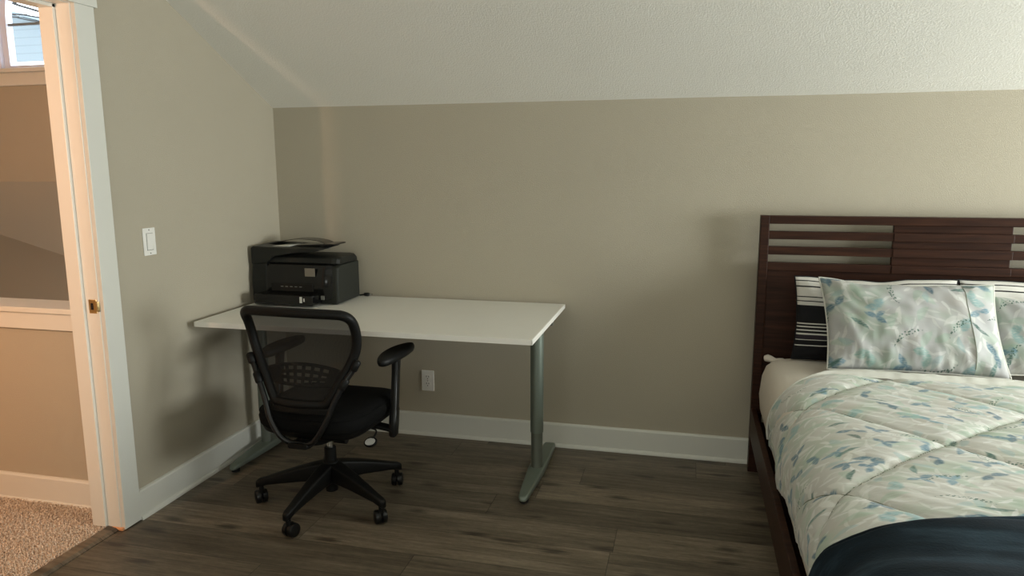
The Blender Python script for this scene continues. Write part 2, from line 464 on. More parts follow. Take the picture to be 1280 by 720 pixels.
def baseboard(name, pts):
    """pts: two ends (x,y) and outward normal"""
    (xa, ya), (xb, yb), (nx, ny) = pts
    prof = [(0, 0), (0.026, 0), (0.025, 0.008), (0.0205, 0.015), (0.0145, 0.018), (0.0145, 0.118), (0.011, 0.1245), (0.004, 0.127), (0, 0.127)]
    rings = [[(x + nx*d, y + ny*d, z) for d, z in prof] for x, y in ((xa, ya), (xb, yb))]
    struct(name, add_loft(bmesh.new(), rings), M['trim'])
baseboard('baseboard_back', ((0.0, 0), (X1, 0), (0, -1)))
baseboard('baseboard_left', ((0, DY1 + 0.088), (0, -0.0), (1, 0)))
baseboard('baseboard_right', ((X1, YB), (X1, 0), (-1, 0)))
baseboard('baseboard_rear', ((0, YB), (X1, YB), (0, 1)))

# door frame: jamb lining with its stop, strike plate, then casings
bm = bmesh.new()
add_box(bm, (-0.137, DY1 - 0.006, 0.012), (0.0, DY1 + 0.013, DZ + 0.02))
add_box(bm, (-0.137, DY0 - 0.013, 0.012), (0.0, DY0 + 0.006, DZ + 0.02))
add_box(bm, (-0.137, DY0 - 0.013, DZ + 0.0), (0.0, DY1 + 0.013, DZ + 0.02))
for y0, y1 in ((DY1 - 0.019, DY1 - 0.006), (DY0 + 0.006, DY0 + 0.019)):
    add_box(bm, (-0.125, y0, 0.014), (-0.062, y1, DZ))
add_box(bm, (-0.125, DY0 + 0.006, DZ - 0.013), (-0.062, DY1 - 0.006, DZ))
door = struct('door_1', bm, M['trim'], bevel=0.0015)
sp = obj('strike_plate', box((-0.046, DY1 - 0.0085, 0.903), (-0.010, DY1 - 0.004, 0.958)), M['brass'], door, bevel=0.002, label='small brass strike plate')
add = bmesh.new()
add_tube(add, [(-0.010, DY1 - 0.0075, 0.931), (-0.004, DY1 - 0.009, 0.931), (0.002, DY1 - 0.005, 0.931)], 0.020, 8, flat=(0.07, 1), upv=(0, 0, 1))
obj('strike_lip', add, M['brass'], sp)
obj('latch_hole', box((-0.036, DY1 - 0.0092, 0.918), (-0.024, DY1 - 0.0080, 0.944)), M['dark_hole'], sp)
for z in (0.9095, 0.9515):
    obj('screw', add_loft(bmesh.new(), [circle((-0.030, DY1 - 0.0097, z), 0.0035, 'y', 10), circle((-0.030, DY1 - 0.0080, z), 0.0035, 'y', 10)]), M['brass'], sp)
obj('jamb_foot', box((-0.060, DY1 - 0.012, 0.0), (0.012, DY1 + 0.010, 0.0125)), M['bare_wood'], door, bevel=0.003, label='bare orange wood at the foot of the jamb')
bm = box((0.0, DY1 - 0.002, 0.004), (0.0185, DY1 + 0.088, DZ + 0.002)); add_box(bm, (0.0, DY0 - 0.088, 0.004), (0.0185, DY0 + 0.002, DZ + 0.002))
struct('trim_1', bm, M['trim'], bevel=0.0015)
bm = box((0.0, DY0 - 0.10, DZ + 0.002), (0.023, DY1 + 0.102, DZ + 0.115)); add_box(bm, (0.0, DY0 - 0.115, DZ + 0.115), (0.034, DY1 + 0.116, DZ + 0.135))
struct('trim_2', bm, M['trim'], bevel=0.0015)
bm = bmesh.new()
prof = [(-0.066, 0.0), (-0.066, 0.010), (-0.060, 0.0135), (-0.020, 0.0115), (-0.008, 0.004), (-0.008, 0.0)]
add_loft(bm, [[(x, y, z) for x, z in prof] for y in (DY0, DY1 - 0.006)])
struct('trim_3', bm, M['floor'])

# hall behind the doorway
HX = -3.2
struct('floor_hall', box((HX, YB, -0.06), (-0.066, -1.06, 0.002)), M['carpet'])
struct('wall_hall', box((HX, -1.17, -1.2), (-0.12, -1.06, 0.862)), M['wall'])
baseboard('baseboard_hall', ((HX, -1.17), (-0.12, -1.17), (0, -1)))
bm = box((HX, -1.205, 0.866), (-0.12, -1.035, 0.889)); add_box(bm, (HX, -1.19, 0.793), (-0.12, -1.17, 0.866)); add_box(bm, (HX, -1.06, 0.793), (-0.12, -1.04, 0.866))
struct('trim_4', bm, M['trim'], bevel=0.003)
AX, AR, ASZ, AZ0 = -1.20, 0.665, 2.30, 2.035       # arched window: centre x, radius, spring line, sill
ZT = 1.38
def arch(r, z0, n=28):
    pts = [(AX - r, z0)]
    for i in range(n + 1):
        a = PI - PI * i / n
        pts.append((AX + r * math.cos(a), ASZ + r * math.sin(a)))
    pts.append((AX + r, z0)); return pts
def arch_outer(n=28, x0=HX, x1=-0.12, zt=2.9):
    pts = [(x0, AZ0)]
    for i in range(n + 1):
        a = PI - PI * i / n; c, s = math.cos(a), math.sin(a)
        k = min((x1 - AX) / c if c > 1e-6 else 1e9, (AX - x0) / -c if c < -1e-6 else 1e9, (zt - ASZ) / s if s > 1e-6 else 1e9)
        pts.append((AX + c * k, ASZ + s * k))
    pts.append((x1, AZ0)); return pts
bm = bmesh.new()
I, O = arch(AR, AZ0), arch_outer()
for ya, yb in ((0.0, 0.12),):
    A = [bm.verts.new((x, ya, z)) for x, z in I]; B = [bm.verts.new((x, ya, z)) for x, z in O]
    A2 = [bm.verts.new((x, yb, z)) for x, z in I]; B2 = [bm.verts.new((x, yb, z)) for x, z in O]
    for i in range(len(I) - 1):
        bm.faces.new((A[i], A[i+1], B[i+1], B[i])); bm.faces.new((A2[i], B2[i], B2[i+1], A2[i+1])); bm.faces.new((A[i], A2[i], A2[i+1], A[i+1]))
# corners left open by the radial strips
add_box(bm, (HX, 0.0, 2.75), (-0.12, 0.12, 3.0))
add_box(bm, (HX, 0.0, AZ0), (HX + 0.5, 0.12, 2.9)); add_box(bm, (-0.40, 0.0, AZ0), (-0.12, 0.12, 2.9))
add_box(bm, (HX, 0.0, ZT), (-0.12, 0.12, AZ0))
struct('wall_stairwell', bm, M['wall'])
zb = lambda x: 1.155 - 0.327 * (x + 2.6)
bm = bmesh.new()
top = [(HX, 0.0, ZT), (-0.12, 0.0, ZT)]; low = [(-0.12, 0.6, zb(-0.12)), (HX, 0.6, zb(HX))]
vs = [bm.verts.new(p) for p in top + low] + [bm.verts.new((p[0], p[1] + 0.05, p[2] + 0.15)) for p in top + low]
for f in ((0,1,2,3),(7,6,5,4),(0,4,5,1),(1,5,6,2),(2,6,7,3),(3,7,4,0)): bm.faces.new([vs[i] for i in f])
struct('ceiling_stairwell', bm, M['wall'])
struct('wall_stair_side', box((HX, 0.6, -1.2), (0, 0.72, 1.6)), M['wall'])
struct('floor_stairwell', box((HX, -1.06, -1.26), (0, 0.6, -1.2)), M['carpet'])
struct('wall_stair_end', box((-0.12, 0.0, -1.2), (0.0, 0.72, 1.6)), M['wall'])
struct('wall_hall_left', box((HX - 0.12, YB, -1.2), (HX, 0.72, 3.0)), M['wall'])
struct('wall_hall_rear', box((HX, YB - 0.12, -0.06), (-0.12, YB, 3.0)), M['wall'])
struct('ceiling_hall', box((HX, YB, 2.9), (-0.12, 0.12, 3.0)), M['ceiling'])
# the arched window itself
def arch_ring(r0, r1, z0a, z0b, ya, yb):
    bm = bmesh.new(); a, b = arch(r0, z0a), arch(r1, z0b)
    rings = [[(p[0], ya, p[1]), (q[0], ya, q[1]), (q[0], yb, q[1]), (p[0], yb, p[1])] for p, q in zip(a, b)]
    add_loft(bm, rings, True)
    return bm
wf = struct('window_1', arch_ring(AR, AR - 0.055, AZ0, AZ0, 0.030, 0.11), M['vinyl'])
obj('window_casing', arch_ring(AR + 0.075, AR + 0.004, AZ0, AZ0, -0.016, 0.0), M['vinyl'], wf)
obj('window_sash', arch_ring(AR - 0.055, AR - 0.095, AZ0 + 0.012, AZ0 + 0.012, 0.055, 0.10), M['vinyl'], wf)
obj('window_rail', box((AX - AR + 0.06, 0.050, AZ0), (AX + AR - 0.06, 0.105, AZ0 + 0.028)), M['vinyl'], wf)
obj('window_muntin', box((AX - AR + 0.07, 0.068, ASZ - 0.007), (AX + AR - 0.07, 0.085, ASZ + 0.007)), M['roofing'], wf)
g = bmesh.new(); g.faces.new([g.verts.new((x, 0.078, z)) for x, z in arch(AR - 0.07, AZ0 + 0.01)])
obj('window_pane', g, M['glass'], wf)
bm = box((AX - AR - 0.12, -0.045, AZ0 - 0.022), (AX + AR + 0.12, 0.05, AZ0)); add_box(bm, (AX - AR - 0.10, -0.02, AZ0 - 0.095), (AX + AR + 0.10, 0.0, AZ0 - 0.022))
obj('window_sill', bm, M['trim'], wf, bevel=0.003)

# plain window of the right-hand wall (the daylight)
wr = struct('window_2', box((X1 + 0.03, WY0, WZ0), (X1 + 0.09, WY0 + 0.05, WZ1)), M['vinyl'])
bm = box((X1 + 0.03, WY1 - 0.05, WZ0), (X1 + 0.09, WY1, WZ1)); add_box(bm, (X1 + 0.03, WY0, WZ0), (X1 + 0.09, WY1, WZ0 + 0.05)); add_box(bm, (X1 + 0.03, WY0, WZ1 - 0.05), (X1 + 0.09, WY1, WZ1))
obj('window_frame', bm, M['vinyl'], wr)

# outside the arched window: neighbouring house and overhead wires
hs = thing('neighboring_house', 'pale blue house side seen through the arched hall window', 'house', (-9.5, 8.0, 0))
bm = bmesh.new()
fr = [(-2.2, 3.44), (2.2, 3.44), (2.2, 3.55), (-0.9, 4.33), (-2.2, 4.10)]
add_loft(bm, [[(x, 0.0, z) for x, z in fr], [(x, 5.0, z) for x, z in fr]])
obj('upper_wall', bm, M['siding'], hs)
obj('lower_wall', box((-2.2, 0.05, -1.5), (2.2, 5, 3.44)), M['snow_white'], hs)
bm = bmesh.new(); add_loft(bm, [[(-0.9, y, 4.34), (2.4, y, 3.53), (2.4, y, 3.57), (-0.9, y, 4.39)] for y in (-0.12, 5.1)])
obj('roof', bm, M['roofing'], hs)
def wire(pts, r, label):
    kc = Vector((2.2083, -3.6052, 1.4633)); pts = [kc + (Vector(p) - kc) * 0.95 for p in pts]
    o = obj('power_line', add_tube(bmesh.new(), spline(pts, 4), r, 6), M['rubber']); tag(o, label, 'wire', 'wires outside the hall window'); return o
wire([(-13, 7.9, 4.95), (-10.2, 7.9, 4.48), (-9.9, 7.9, 4.40), (-7.0, 7.9, 3.55)], 0.022, 'uppermost dark overhead wire outside the arched window')
wire([(-13, 7.8, 4.55), (-9.9, 7.8, 4.235), (-9.6, 7.8, 4.19), (-7, 7.8, 3.75)], 0.014, 'middle thin overhead wire outside the arched window')
wire([(-13, 7.7, 4.47), (-10.0, 7.7, 4.18), (-9.6, 7.7, 4.11), (-7, 7.7, 3.6)], 0.012, 'lowest thin overhead wire outside the arched window')

# ------------------------------------------------------------------ bed
BX0, BX1, BYF = 2.527, 4.115, -2.28
bed = thing('bed', 'dark espresso wooden bed with slatted headboard against the back wall', 'bed', (BX0, -0.115, 0))
def B(lo, hi): return box((lo[0] - BX0, lo[1] + 0.115, lo[2]), (hi[0] - BX0, hi[1] + 0.115, hi[2]))
hb = obj('headboard', B((BX0 + 0.039, -0.104, 0.28), (BX1 - 0.039, -0.074, 1.021)), M['bed_wood'], bed, bevel=0.002)
for x in (BX0, BX1 - 0.039):
    obj('stile', B((x, -0.118, 0.30), (x + 0.039, -0.066, 1.236)), M['bed_wood'], hb, bevel=0.003)
obj('top_rail', B((BX0 + 0.039, -0.115, 1.199), (BX1 - 0.039, -0.068, 1.236)), M['bed_wood'], hb, bevel=0.003)
for z0, z1 in ((1.129, 1.166), (1.058, 1.096), (0.985, 1.022)):
    bm = B((BX0 + 0.039, -0.111, z0), (BX1 - 0.039, -0.085, z1))
    add_box(bm, (3.088 - BX0, -0.1145 + 0.115, z0), (3.556 - BX0, -0.111 + 0.115, z1))
    obj('slat', bm, M['bed_wood'], hb, bevel=0.002)
obj('center_block', B((3.089, -0.096, 1.02), (3.555, -0.076, 1.20)), M['bed_wood'], hb, bevel=0.002)
for x in (BX0, BX1 - 0.05):
    obj('leg', B((x, -0.118, 0), (x + 0.05, -0.066, 0.30)), M['bed_wood'], bed, bevel=0.003)
    obj('leg', B((x, BYF, 0), (x + 0.05, BYF + 0.05, 0.33)), M['bed_wood'], bed, bevel=0.003)
for x in (BX0, BX1 - 0.024):
    obj('side_rail', B((x, BYF + 0.05, 0.182), (x + 0.024, -0.118, 0.322)), M['bed_wood'], bed, bevel=0.003)
obj('foot_rail', B((BX0 + 0.05, BYF, 0.17), (BX1 - 0.05, BYF + 0.03, 0.33)), M['bed_wood'], bed, bevel=0.003)
obj('platform', B((BX0 + 0.024, BYF + 0.03, 0.232), (BX1 - 0.024, -0.118, 0.254)), M['bed_wood'], bed)

MX0, MX1, MYF, MZ0, MZ1 = 2.562, 4.08, -2.2, 0.2545, 0.605
mat_ = thing('mattress', 'mattress under a white fitted sheet on the dark wooden bed', 'mattress', ((MX0 + MX1) / 2, -1.16, MZ0))
def sheet_fn(dz):
    rings = []
    w, L, h = MX1 - MX0, -0.125 - MYF, MZ1 - MZ0
    for z, ins in ((0.066, 0.035), (0.074, 0.012), (0.095, -0.004), (0.17, -0.012), (0.25, -0.004), (0.30, 0.012), (0.325, 0.035), (0.34, 0.07), (0.348, 0.13)):
        o = rrect(0, 0, w - 2*ins, L - 2*max(ins, 0), max(0.085 - ins*0.3, 0.04), 6)
        rings.append([(x, y + (0.5 * ( -0.125 + MYF) + 1.16), z) for x, y in o])
    return rings
obj('gap_shade_block', box((-(MX1 - MX0) / 2 + 0.045, MYF + 1.16 + 0.04, 0.0), ((MX1 - MX0) / 2 - 0.045, -0.165 + 1.16, 0.075)), M['rubber'], mat_, bevel=0.006)  # black block stands in for the shade below the fitted sheet
obj('fitted_sheet', add_loft(bmesh.new(), sheet_fn(0)), M['sheet'], mat_, smooth=60)
bm = bmesh.new()
hem = [(x, y, z) for (x, y, z) in sheet_fn(0)[1]]
add_tube(bm, hem, 0.006, 6, closed=True)
obj('sheet_hem', bm, M['sheet'], mat_)
bm = bmesh.new()
cy = 0.5 * (-0.125 + MYF) + 1.16
tk = [(-0.745 + 0.012*k, -0.135 + 1.16 - 0.02*k*0.3, 0.318 + 0.004*math.sin(k*1.3)) for k in range(12)]
add_tube(bm, tk, [0.014, 0.018, 0.016, 0.015, 0.013, 0.012, 0.011, 0.011, 0.010, 0.009, 0.008, 0.007], 8)
obj('sheet_tuck', bm, M['sheet'], mat_, smooth=60)

# comforter: draped shell, s runs across the bed (arc length), v from the pillows towards the foot
PROF = [(2.556, 0.366), (2.545, 0.415), (2.544, 0.47), (2.557, 0.53), (2.588, 0.580), (2.638, 0.614), (2.72, 0.632), (2.85, 0.640), (3.3, 0.642), (3.8, 0.640), (3.95, 0.634), (4.04, 0.618), (4.10, 0.588), (4.125, 0.54), (4.135, 0.47), (4.125, 0.36)]
PS = spline([(x, 0, z) for x, z in PROF], 8)
CUM = [0.0]
for a, b in zip(PS, PS[1:]): CUM.append(CUM[-1] + (b - a).length)
ST = CUM[-1]
def prof_at(s):
    s = max(0.0, min(ST, s))
    lo = 0
    import bisect
    i = min(max(bisect.bisect_right(CUM, s) - 1, 0), len(PS) - 2)
    f = (s - CUM[i]) / max(CUM[i+1] - CUM[i], 1e-9)
    p = PS[i].lerp(PS[i+1], f); t = (PS[i+1] - PS[i]).normalized()
    return p, Vector((-t.z, 0, t.x))
S_EDGE = CUM[min(range(len(PS)), key=lambda i: abs(PS[i].x - 2.70) + (0 if PS[i].z > 0.6 else 9))]
def flat_x(s): return 2.70 + (s - S_EDGE)        # x the cloth point would have if laid flat
def seam_d(X, y):
    d = 9
    for q, o in ((X - y, 4.295), (X + y, 1.672)):
        k = (q - o) / 0.70
        d = min(d, abs(k - round(k)) * 0.70 / 1.414)
    return d
def comf_h(s, y):
    X = flat_x(s); d = seam_d(X, y)
    h = 0.011 * (1 - math.exp(-(d / 0.035) ** 1.2)) - 0.006 * math.exp(-(d / 0.008) ** 2)
    ac, al = X * 0.55 + y, X - 0.55 * y
    wr = noise.noise(Vector((al * 3.5, ac * 20, 1.7))) * 0.0056
    wr += noise.noise(Vector((al * 7, ac * 44, 5.2))) * 0.0036 * (0.45 + math.exp(-d / 0.10))
    wr += noise.noise(Vector((X * 3.1, y * 2.6, 9.0))) * 0.007
    side = max(0.0, (0.30 - s) / 0.30)
    wr += side * 0.012 * math.sin(y * 9 + 2.2 * noise.noise(Vector((y * 2, 0, 0))))
    return h + wr
CY0, CY1 = -0.60, -2.24
def lead(s):                                        # front hem line near the pillows
    X = flat_x(s)
    a = min(1.0, max(0.0, (2.80 - X) / 0.26))
    return CY0 - 0.05 * max(0.0, (X - 2.95)) / 0.9 - 0.125 * a * a * (3 - 2 * a) + 0.03 * max(0.0, 2.54 - X) / 0.2
NU, NV = 260, 200
def comf_fn(i, j):
    s = ST * i / NU; f = j / NV
    y = lead(s) + (CY1 - lead(s)) * f
    s2 = s
    p, n = prof_at(s2)
    hemw = 0.0
    if s < 0.12: hemw = (0.12 - s) / 0.12 * 0.016 * math.sin(y * 14 + 3 * noise.noise(Vector((y * 3, 1, 1))))
    e = min(1.0, f * NV / 3.0)
    h = comf_h(s, y) * (0.35 + 0.65 * e) - 0.012 * (1 - e)
    q = p + n * h
    return (q.x, y, q.z + hemw)
comf = thing('comforter', 'pale green and blue leaf print quilted comforter spread over the bed', 'comforter', (0, 0, 0))
co = obj('quilt', grid_bm(NU, NV, comf_fn, lambda a, b: (flat_x(ST * a / NU), CY1 * b / NV)), M['floral'], comf, smooth=80)
sm = co.modifiers.new('solid', 'SOLIDIFY'); sm.thickness = 0.012; sm.offset = -1
# turned-back pale hem with gathered stitches
def hem_fn(i, j):
    s = 0.03 + (ST - 0.06) * i / NU; y0 = lead(s)
    a = j / 10; X = flat_x(s)
    k = min(1.0, max(0.14, (X - 2.56) / 0.30))
    p, n = prof_at(s)
    y = y0 - 0.008 + 0.080 * a * k
    h = (0.018 * math.sin(PI * a) ** 0.7 + 0.004 * noise.noise(Vector((s * 22, a * 3, 2)))) * (0.35 + 0.65 * k) + 0.003
    if j == 10: h = -0.006
    q = p + n * h
    return (q.x, y, q.z - 0.004)
ho = obj('turned_hem', grid_bm(NU, 10, hem_fn, lambda a, b: (a * 0.01, b * 0.01)), M['cuff'], comf, smooth=80, label='pale turned back hem of the comforter')
# quilting seams (diagonal lattice) and the gathers of the hem
bm = bmesh.new()
def cloth(X, y, lift):
    s_ = X - 2.70 + S_EDGE
    p, n = prof_at(s_); q = p + n * (comf_h(s_, y) + lift)
    return Vector((q.x, y, q.z))
for sg, o0, step_ in ((-1, 4.295, 0.70), (1, 1.672, 0.70)):
    for k in range(-4, 5):
        o_ = o0 + step_ * k; seg_ = []
        for q_ in range(140):
            X = 2.46 + 1.75 * q_ / 139; y = (X - o_) if sg == -1 else (o_ - X)
            if y < lead(X - 2.70 + S_EDGE) - 0.03 and y > -2.1: seg_.append(cloth(X, y, 0.0012))
        if len(seg_) > 3: add_tube(bm, seg_, 0.0014, 5)
obj('quilting_seam', bm, M['thread'], comf, smooth=60)
# navy blanket over the foot end
def blank_edge(s):
    X = flat_x(s)
    if X < 2.63: return -1.925 + 0.30 * (2.63 - X) + 0.004 * math.sin(X * 60)
    return min(-1.80, -1.925 + 0.27 * (X - 2.63)) + 0.006 * math.sin(X * 5)
def blank_fn(i, j):
    s = ST * i / 150; f = j / 70
    y0 = blank_edge(s); y = y0 + (-2.36 - y0) * f
    p, n = prof_at(s)
    edge = min(1.0, f * 70 / 3)
    base = 0.026 * (edge ** 0.5)
    X = flat_x(s)
    h = 0.012 + base * 0.8 - 0.010 * (1 - edge) + 0.024 * noise.noise(Vector((X * 1.3, y * 8, 4))) * edge + 0.004 * noise.noise(Vector((X * 6, y * 14, 8)))
    z = 0.0
    if y < -2.25: z = -((-2.25 - y) / 0.11) ** 2 * 0.22
    q = p + n * h
    return (q.x, y, q.z + z + (-0.03 if s < 0.03 else 0))
bl = thing('blanket', 'dark navy blue fleece blanket folded across the foot of the bed', 'blanket', (0, 0, 0))
bo = obj('blanket_cloth', grid_bm(150, 70, blank_fn), M['navy'], bl, smooth=80)
sm = bo.modifiers.new('solid', 'SOLIDIFY'); sm.thickness = 0.010; sm.offset = -1
bm = bmesh.new()
pts = []
for i in range(150):
    s = 0.02 + (ST - 0.04) * i / 149; p, n = prof_at(s); pts.append(p + n * 0.018 + Vector((0, blank_edge(s), 0)))
add_tube(bm, pts, 0.010, 8)
obj('blanket_hem', bm, M['navy'], bl, smooth=80)

# pillows
def pillow(name, label, cat_group, W, H, T, bottom, topv, x0, m, cuff_u=None, seed=1.0, sag=0.0, flip=1, wr=1.0, skew=0.0):
    """bottom/topv: (y, z) of the lower and upper seam; x0: left edge"""
    root = thing(name, label, 'pillow', (x0 + W / 2, bottom[0], bottom[1]), 0, cat_group)
    d = Vector((0, topv[0] - bottom[0], topv[1] - bottom[1])); d.normalize()
    nrm = Vector((0, -d.z, d.y))
    nu, nv = 72, 48
    def pt(u, v, side):
        cu, cv = u, v
        x = W / 2 * cu * (1 - 0.05 * (1 - cv * cv) * abs(cu)**2) + skew * (cv)
        hgt = H / 2 * (1 + cv * (1 - 0.05 * (1 - cu * cu)))
        t = T / 2 * (max(0, 1 - abs(cu) ** 3.2) * max(0, 1 - abs(cv) ** 3.0)) ** 0.55
        t *= 1 + 0.18 * noise.noise(Vector((cu * 1.7, cv * 1.7, seed)))
        edge = 1 - min(1 - abs(cu), 1 - abs(cv))
        w = wr * 0.007 * noise.noise(Vector((cu * 7 + 2 * cv, cv * 3.2 - cu, seed * 3.1))) * (0.35 + edge)
        w += wr * 0.007 * noise.noise(Vector((cu * 17, cv * 3, seed * 5.7))) * max(0, -cv + 0.1)
        w *= min(1, (1 - abs(cu)) * 8) * min(1, (1 - abs(cv)) * 8)
        hgt += -sag * (1 - cu * cu) * max(0, cv) + 0.012 * noise.noise(Vector((cu * 2.3, 0.5, seed))) * (cv > 0) * cv
        p = Vector((x, 0, 0)) + d * hgt + nrm * (side * t + w + 0.02 * cv * cv * side * 0)
        return p
    bm1, bm2 = bmesh.new(), bmesh.new()
    us = [-1 + 2 * i / nu for i in range(nu + 1)]; vs = [-1 + 2 * j / nv for j in range(nv + 1)]
    for b, lo, hi in ((bm1, -1.0, cuff_u if cuff_u else 1.0), (bm2, cuff_u if cuff_u else 2.0, 1.0)):
        sel = [u for u in us if lo - 1e-6 <= u <= hi + 1e-6]
        if len(sel) < 2: continue
        uvl = b.loops.layers.uv.new('UVMap')
        for side in (1, -1):
            G = [[b.verts.new(pt(u, v, side)) for v in vs] for u in sel]
            for i in range(len(sel) - 1):
                for j in range(nv):
                    q = [(i, j), (i+1, j), (i+1, j+1), (i, j+1)]
                    f = b.faces.new([G[a][c] for a, c in (q if side == -1 else q)])
                    for l, (a, c) in zip(f.loops, q):
                        off = seed * 0.77 + (0.31 if b is bm2 else 0)
                        l[uvl].uv = ((sel[a] * W / 2 + off, vs[c] * H / 2 + off) if m is M['floral_pillow'] else (sel[a] * W / 2, (vs[c] + 1) / 2))
        bmesh.ops.remove_doubles(b, verts=b.verts, dist=1e-5)
    obj('pillowcase', bm1, m, root, smooth=80)
    if cuff_u:
        cf = obj('pillowcase_cuff', bm2, m, root, smooth=80)
        b4 = bmesh.new(); add_tube(b4, [pt(cuff_u, v, 1) + nrm * 0.0006 for v in vs[2:-2]], 0.0013, 5)
        obj('cuff_seam', b4, M['thread'], cf, smooth=80)
    else: bm2.free()
    # seam welt round the edge
    b3 = bmesh.new()
    loop = [pt(u, -1, 1) for u in us] + [pt(1, v, 1) for v in vs[1:]] + [pt(u, 1, 1) for u in us[::-1][1:]] + [pt(-1, v, 1) for v in vs[::-1][1:-1]]
    add_tube(b3, loop, 0.0035, 6, closed=True)
    obj('seam', b3, m if m is M['stripes'] else M['cuff'], root, smooth=80)
    return root
us_cuff = -1 + 2 * 58 / 72
pillow('pillow', 'black and white striped pillow behind the fully visible floral pillow', None, 0.655, 0.37, 0.12, (-0.245, 0.607), (-0.195, 0.974), 2.675, M['stripes'], seed=2.0, wr=0.6)
pillow('pillow', 'black and white striped pillow behind the half hidden floral pillow', None, 0.66, 0.385, 0.12, (-0.245, 0.607), (-0.185, 0.985), 3.335, M['stripes'], seed=3.3, wr=0.6)
pillow('pillow', 'whole pale floral leaf print pillow leaning on a striped one', None, 0.665, 0.40, 0.16, (-0.515, 0.640), (-0.320, 0.962), 2.768, M['floral_pillow'], cuff_u=us_cuff, seed=1.2, sag=0.010, wr=1.2, skew=-0.010)
pillow('pillow', 'green blue floral pillow partly hidden behind the whole floral pillow', None, 0.66, 0.33, 0.13, (-0.450, 0.640), (-0.315, 0.900), 3.405, M['floral_pillow'], seed=4.6, sag=0.01)

# ------------------------------------------------------------------ desk
DX0, DX1, DYF, DYB, DT = 0.039, 1.611, -0.82, -0.022, 0.7705
desk = thing('desk', 'long white desk on grey metal T shaped legs along the wall', 'desk', ((DX0 + DX1) / 2, -0.42, 0))
ox, oy = (DX0 + DX1) / 2, -0.42
def D(lo, hi): return box((lo[0] - ox, lo[1] - oy, lo[2]), (hi[0] - ox, hi[1] - oy, hi[2]))
tt = obj('tabletop', D((DX0 + 0.002, DYF + 0.002, DT - 0.021), (DX1 - 0.002, DYB - 0.002, DT)), M['desk_top'], desk, bevel=0.001)
bm = D((DX0, DYF, DT - 0.0225), (DX1, DYF + 0.0022, DT - 0.0008)); 
for lo, hi in (((DX1 - 0.0022, DYF, DT - 0.0225), (DX1, DYB, DT - 0.0008)), ((DX0, DYF, DT - 0.0225), (DX0 + 0.0022, DYB, DT - 0.0008)), ((DX0, DYB - 0.0022, DT - 0.0225), (DX1, DYB, DT - 0.0008))):
    add_box(bm, (lo[0]-ox, lo[1]-oy, lo[2]), (hi[0]-ox, hi[1]-oy, hi[2]))
obj('edge_band', bm, M['desk_edge'], tt)
for y in (-0.56, -0.28):
    obj('crossbar', D((DX0 + 0.10, y - 0.02, DT - 0.052), (DX1 - 0.10, y + 0.02, DT - 0.024)), M['desk_metal_low'], desk, bevel=0.002)
for lx in (0.105, 1.545):
    x = lx - ox; y = -0.406 - oy
    leg = obj('leg', add_lathe(bmesh.new(), [(0.0305, 0.225), (0.031, 0.23), (0.031, DT - 0.045), (0.029, DT - 0.043)], (x, y)), M['desk_metal'], desk, smooth=40)
    obj('inner_tube', add_lathe(bmesh.new(), [(0.0275, 0.045), (0.0275, 0.24)], (x, y)), M['desk_metal_low'], leg, smooth=40)
    rings = []
    for yy, w, h in ((-0.712, 0.020, 0.026), (-0.708, 0.032, 0.034), (-0.695, 0.043, 0.040), (-0.66, 0.050, 0.043), (-0.55, 0.062, 0.049), (-0.44, 0.076, 0.054), (-0.37, 0.078, 0.054), (-0.20, 0.070, 0.046), (-0.085, 0.062, 0.042), (-0.066, 0.056, 0.040), (-0.060, 0.046, 0.034)):
        rings.append([(x + a, yy - oy, b) for a, b in rrect(0, (h + 0.016) / 2, w, h - 0.016, min(0.009, w * 0.3, (h - 0.016) * 0.4), 4)])
    obj('foot', add_loft(bmesh.new(), rings), M['desk_metal'], leg, smooth=50)
    for yy in (-0.682, -0.088):
        obj('glide', add_lathe(bmesh.new(), [(0.016, 0.0), (0.020, 0.003), (0.020, 0.019)], (x, yy - oy)), M['rubber'], leg, smooth=40)
    obj('top_bracket', D((lx - 0.022, -0.72, DT - 0.046), (lx + 0.022, -0.12, DT - 0.0225)), M['desk_metal_low'], leg, bevel=0.003)
obj('end_bracket', D((DX1 - 0.045, -0.34, DT - 0.047), (DX1 - 0.006, -0.305, DT - 0.022)), M['desk_metal_low'], desk, bevel=0.003)

# ------------------------------------------------------------------ printer
PX, PY = 0.262, -0.192
pr = thing('printer', 'black office printer with a document feeder standing on the white desk corner', 'printer', (PX, PY, DT))
def side_loft(prof, xs):
    """prof: (y,z) outline; xs: list of (x, scale inset)"""
    return add_loft(bmesh.new(), [[(x, y * (1 - k) , z0 + (z - z0) * (1 - k)) for y, z in prof] for x, k, z0 in xs])
body_prof = [(0.128, 0.004), (0.128, 0.203), (-0.088, 0.203), (-0.112, 0.190), (-0.122, 0.12), (-0.124, 0.05), (-0.120, 0.004)]
pb = obj('body', side_loft(body_prof, [(-0.238, 0.05, 0.1), (-0.232, 0.0, 0.1), (0.228, 0.0, 0.1), (0.240, 0.045, 0.1)]), M['printer_side'], pr, bevel=0.004)
lid_prof = [(0.128, 0.206), (0.124, 0.225), (0.100, 0.243), (-0.080, 0.246), (-0.105, 0.236), (-0.114, 0.212), (-0.110, 0.206)]
obj('scanner_lid', side_loft(lid_prof, [(-0.238, 0.04, 0.206), (-0.230, 0.0, 0.206), (0.205, 0.0, 0.206), (0.228, 0.06, 0.200), (0.240, 0.16, 0.200)]), M['printer'], pr, bevel=0.003)
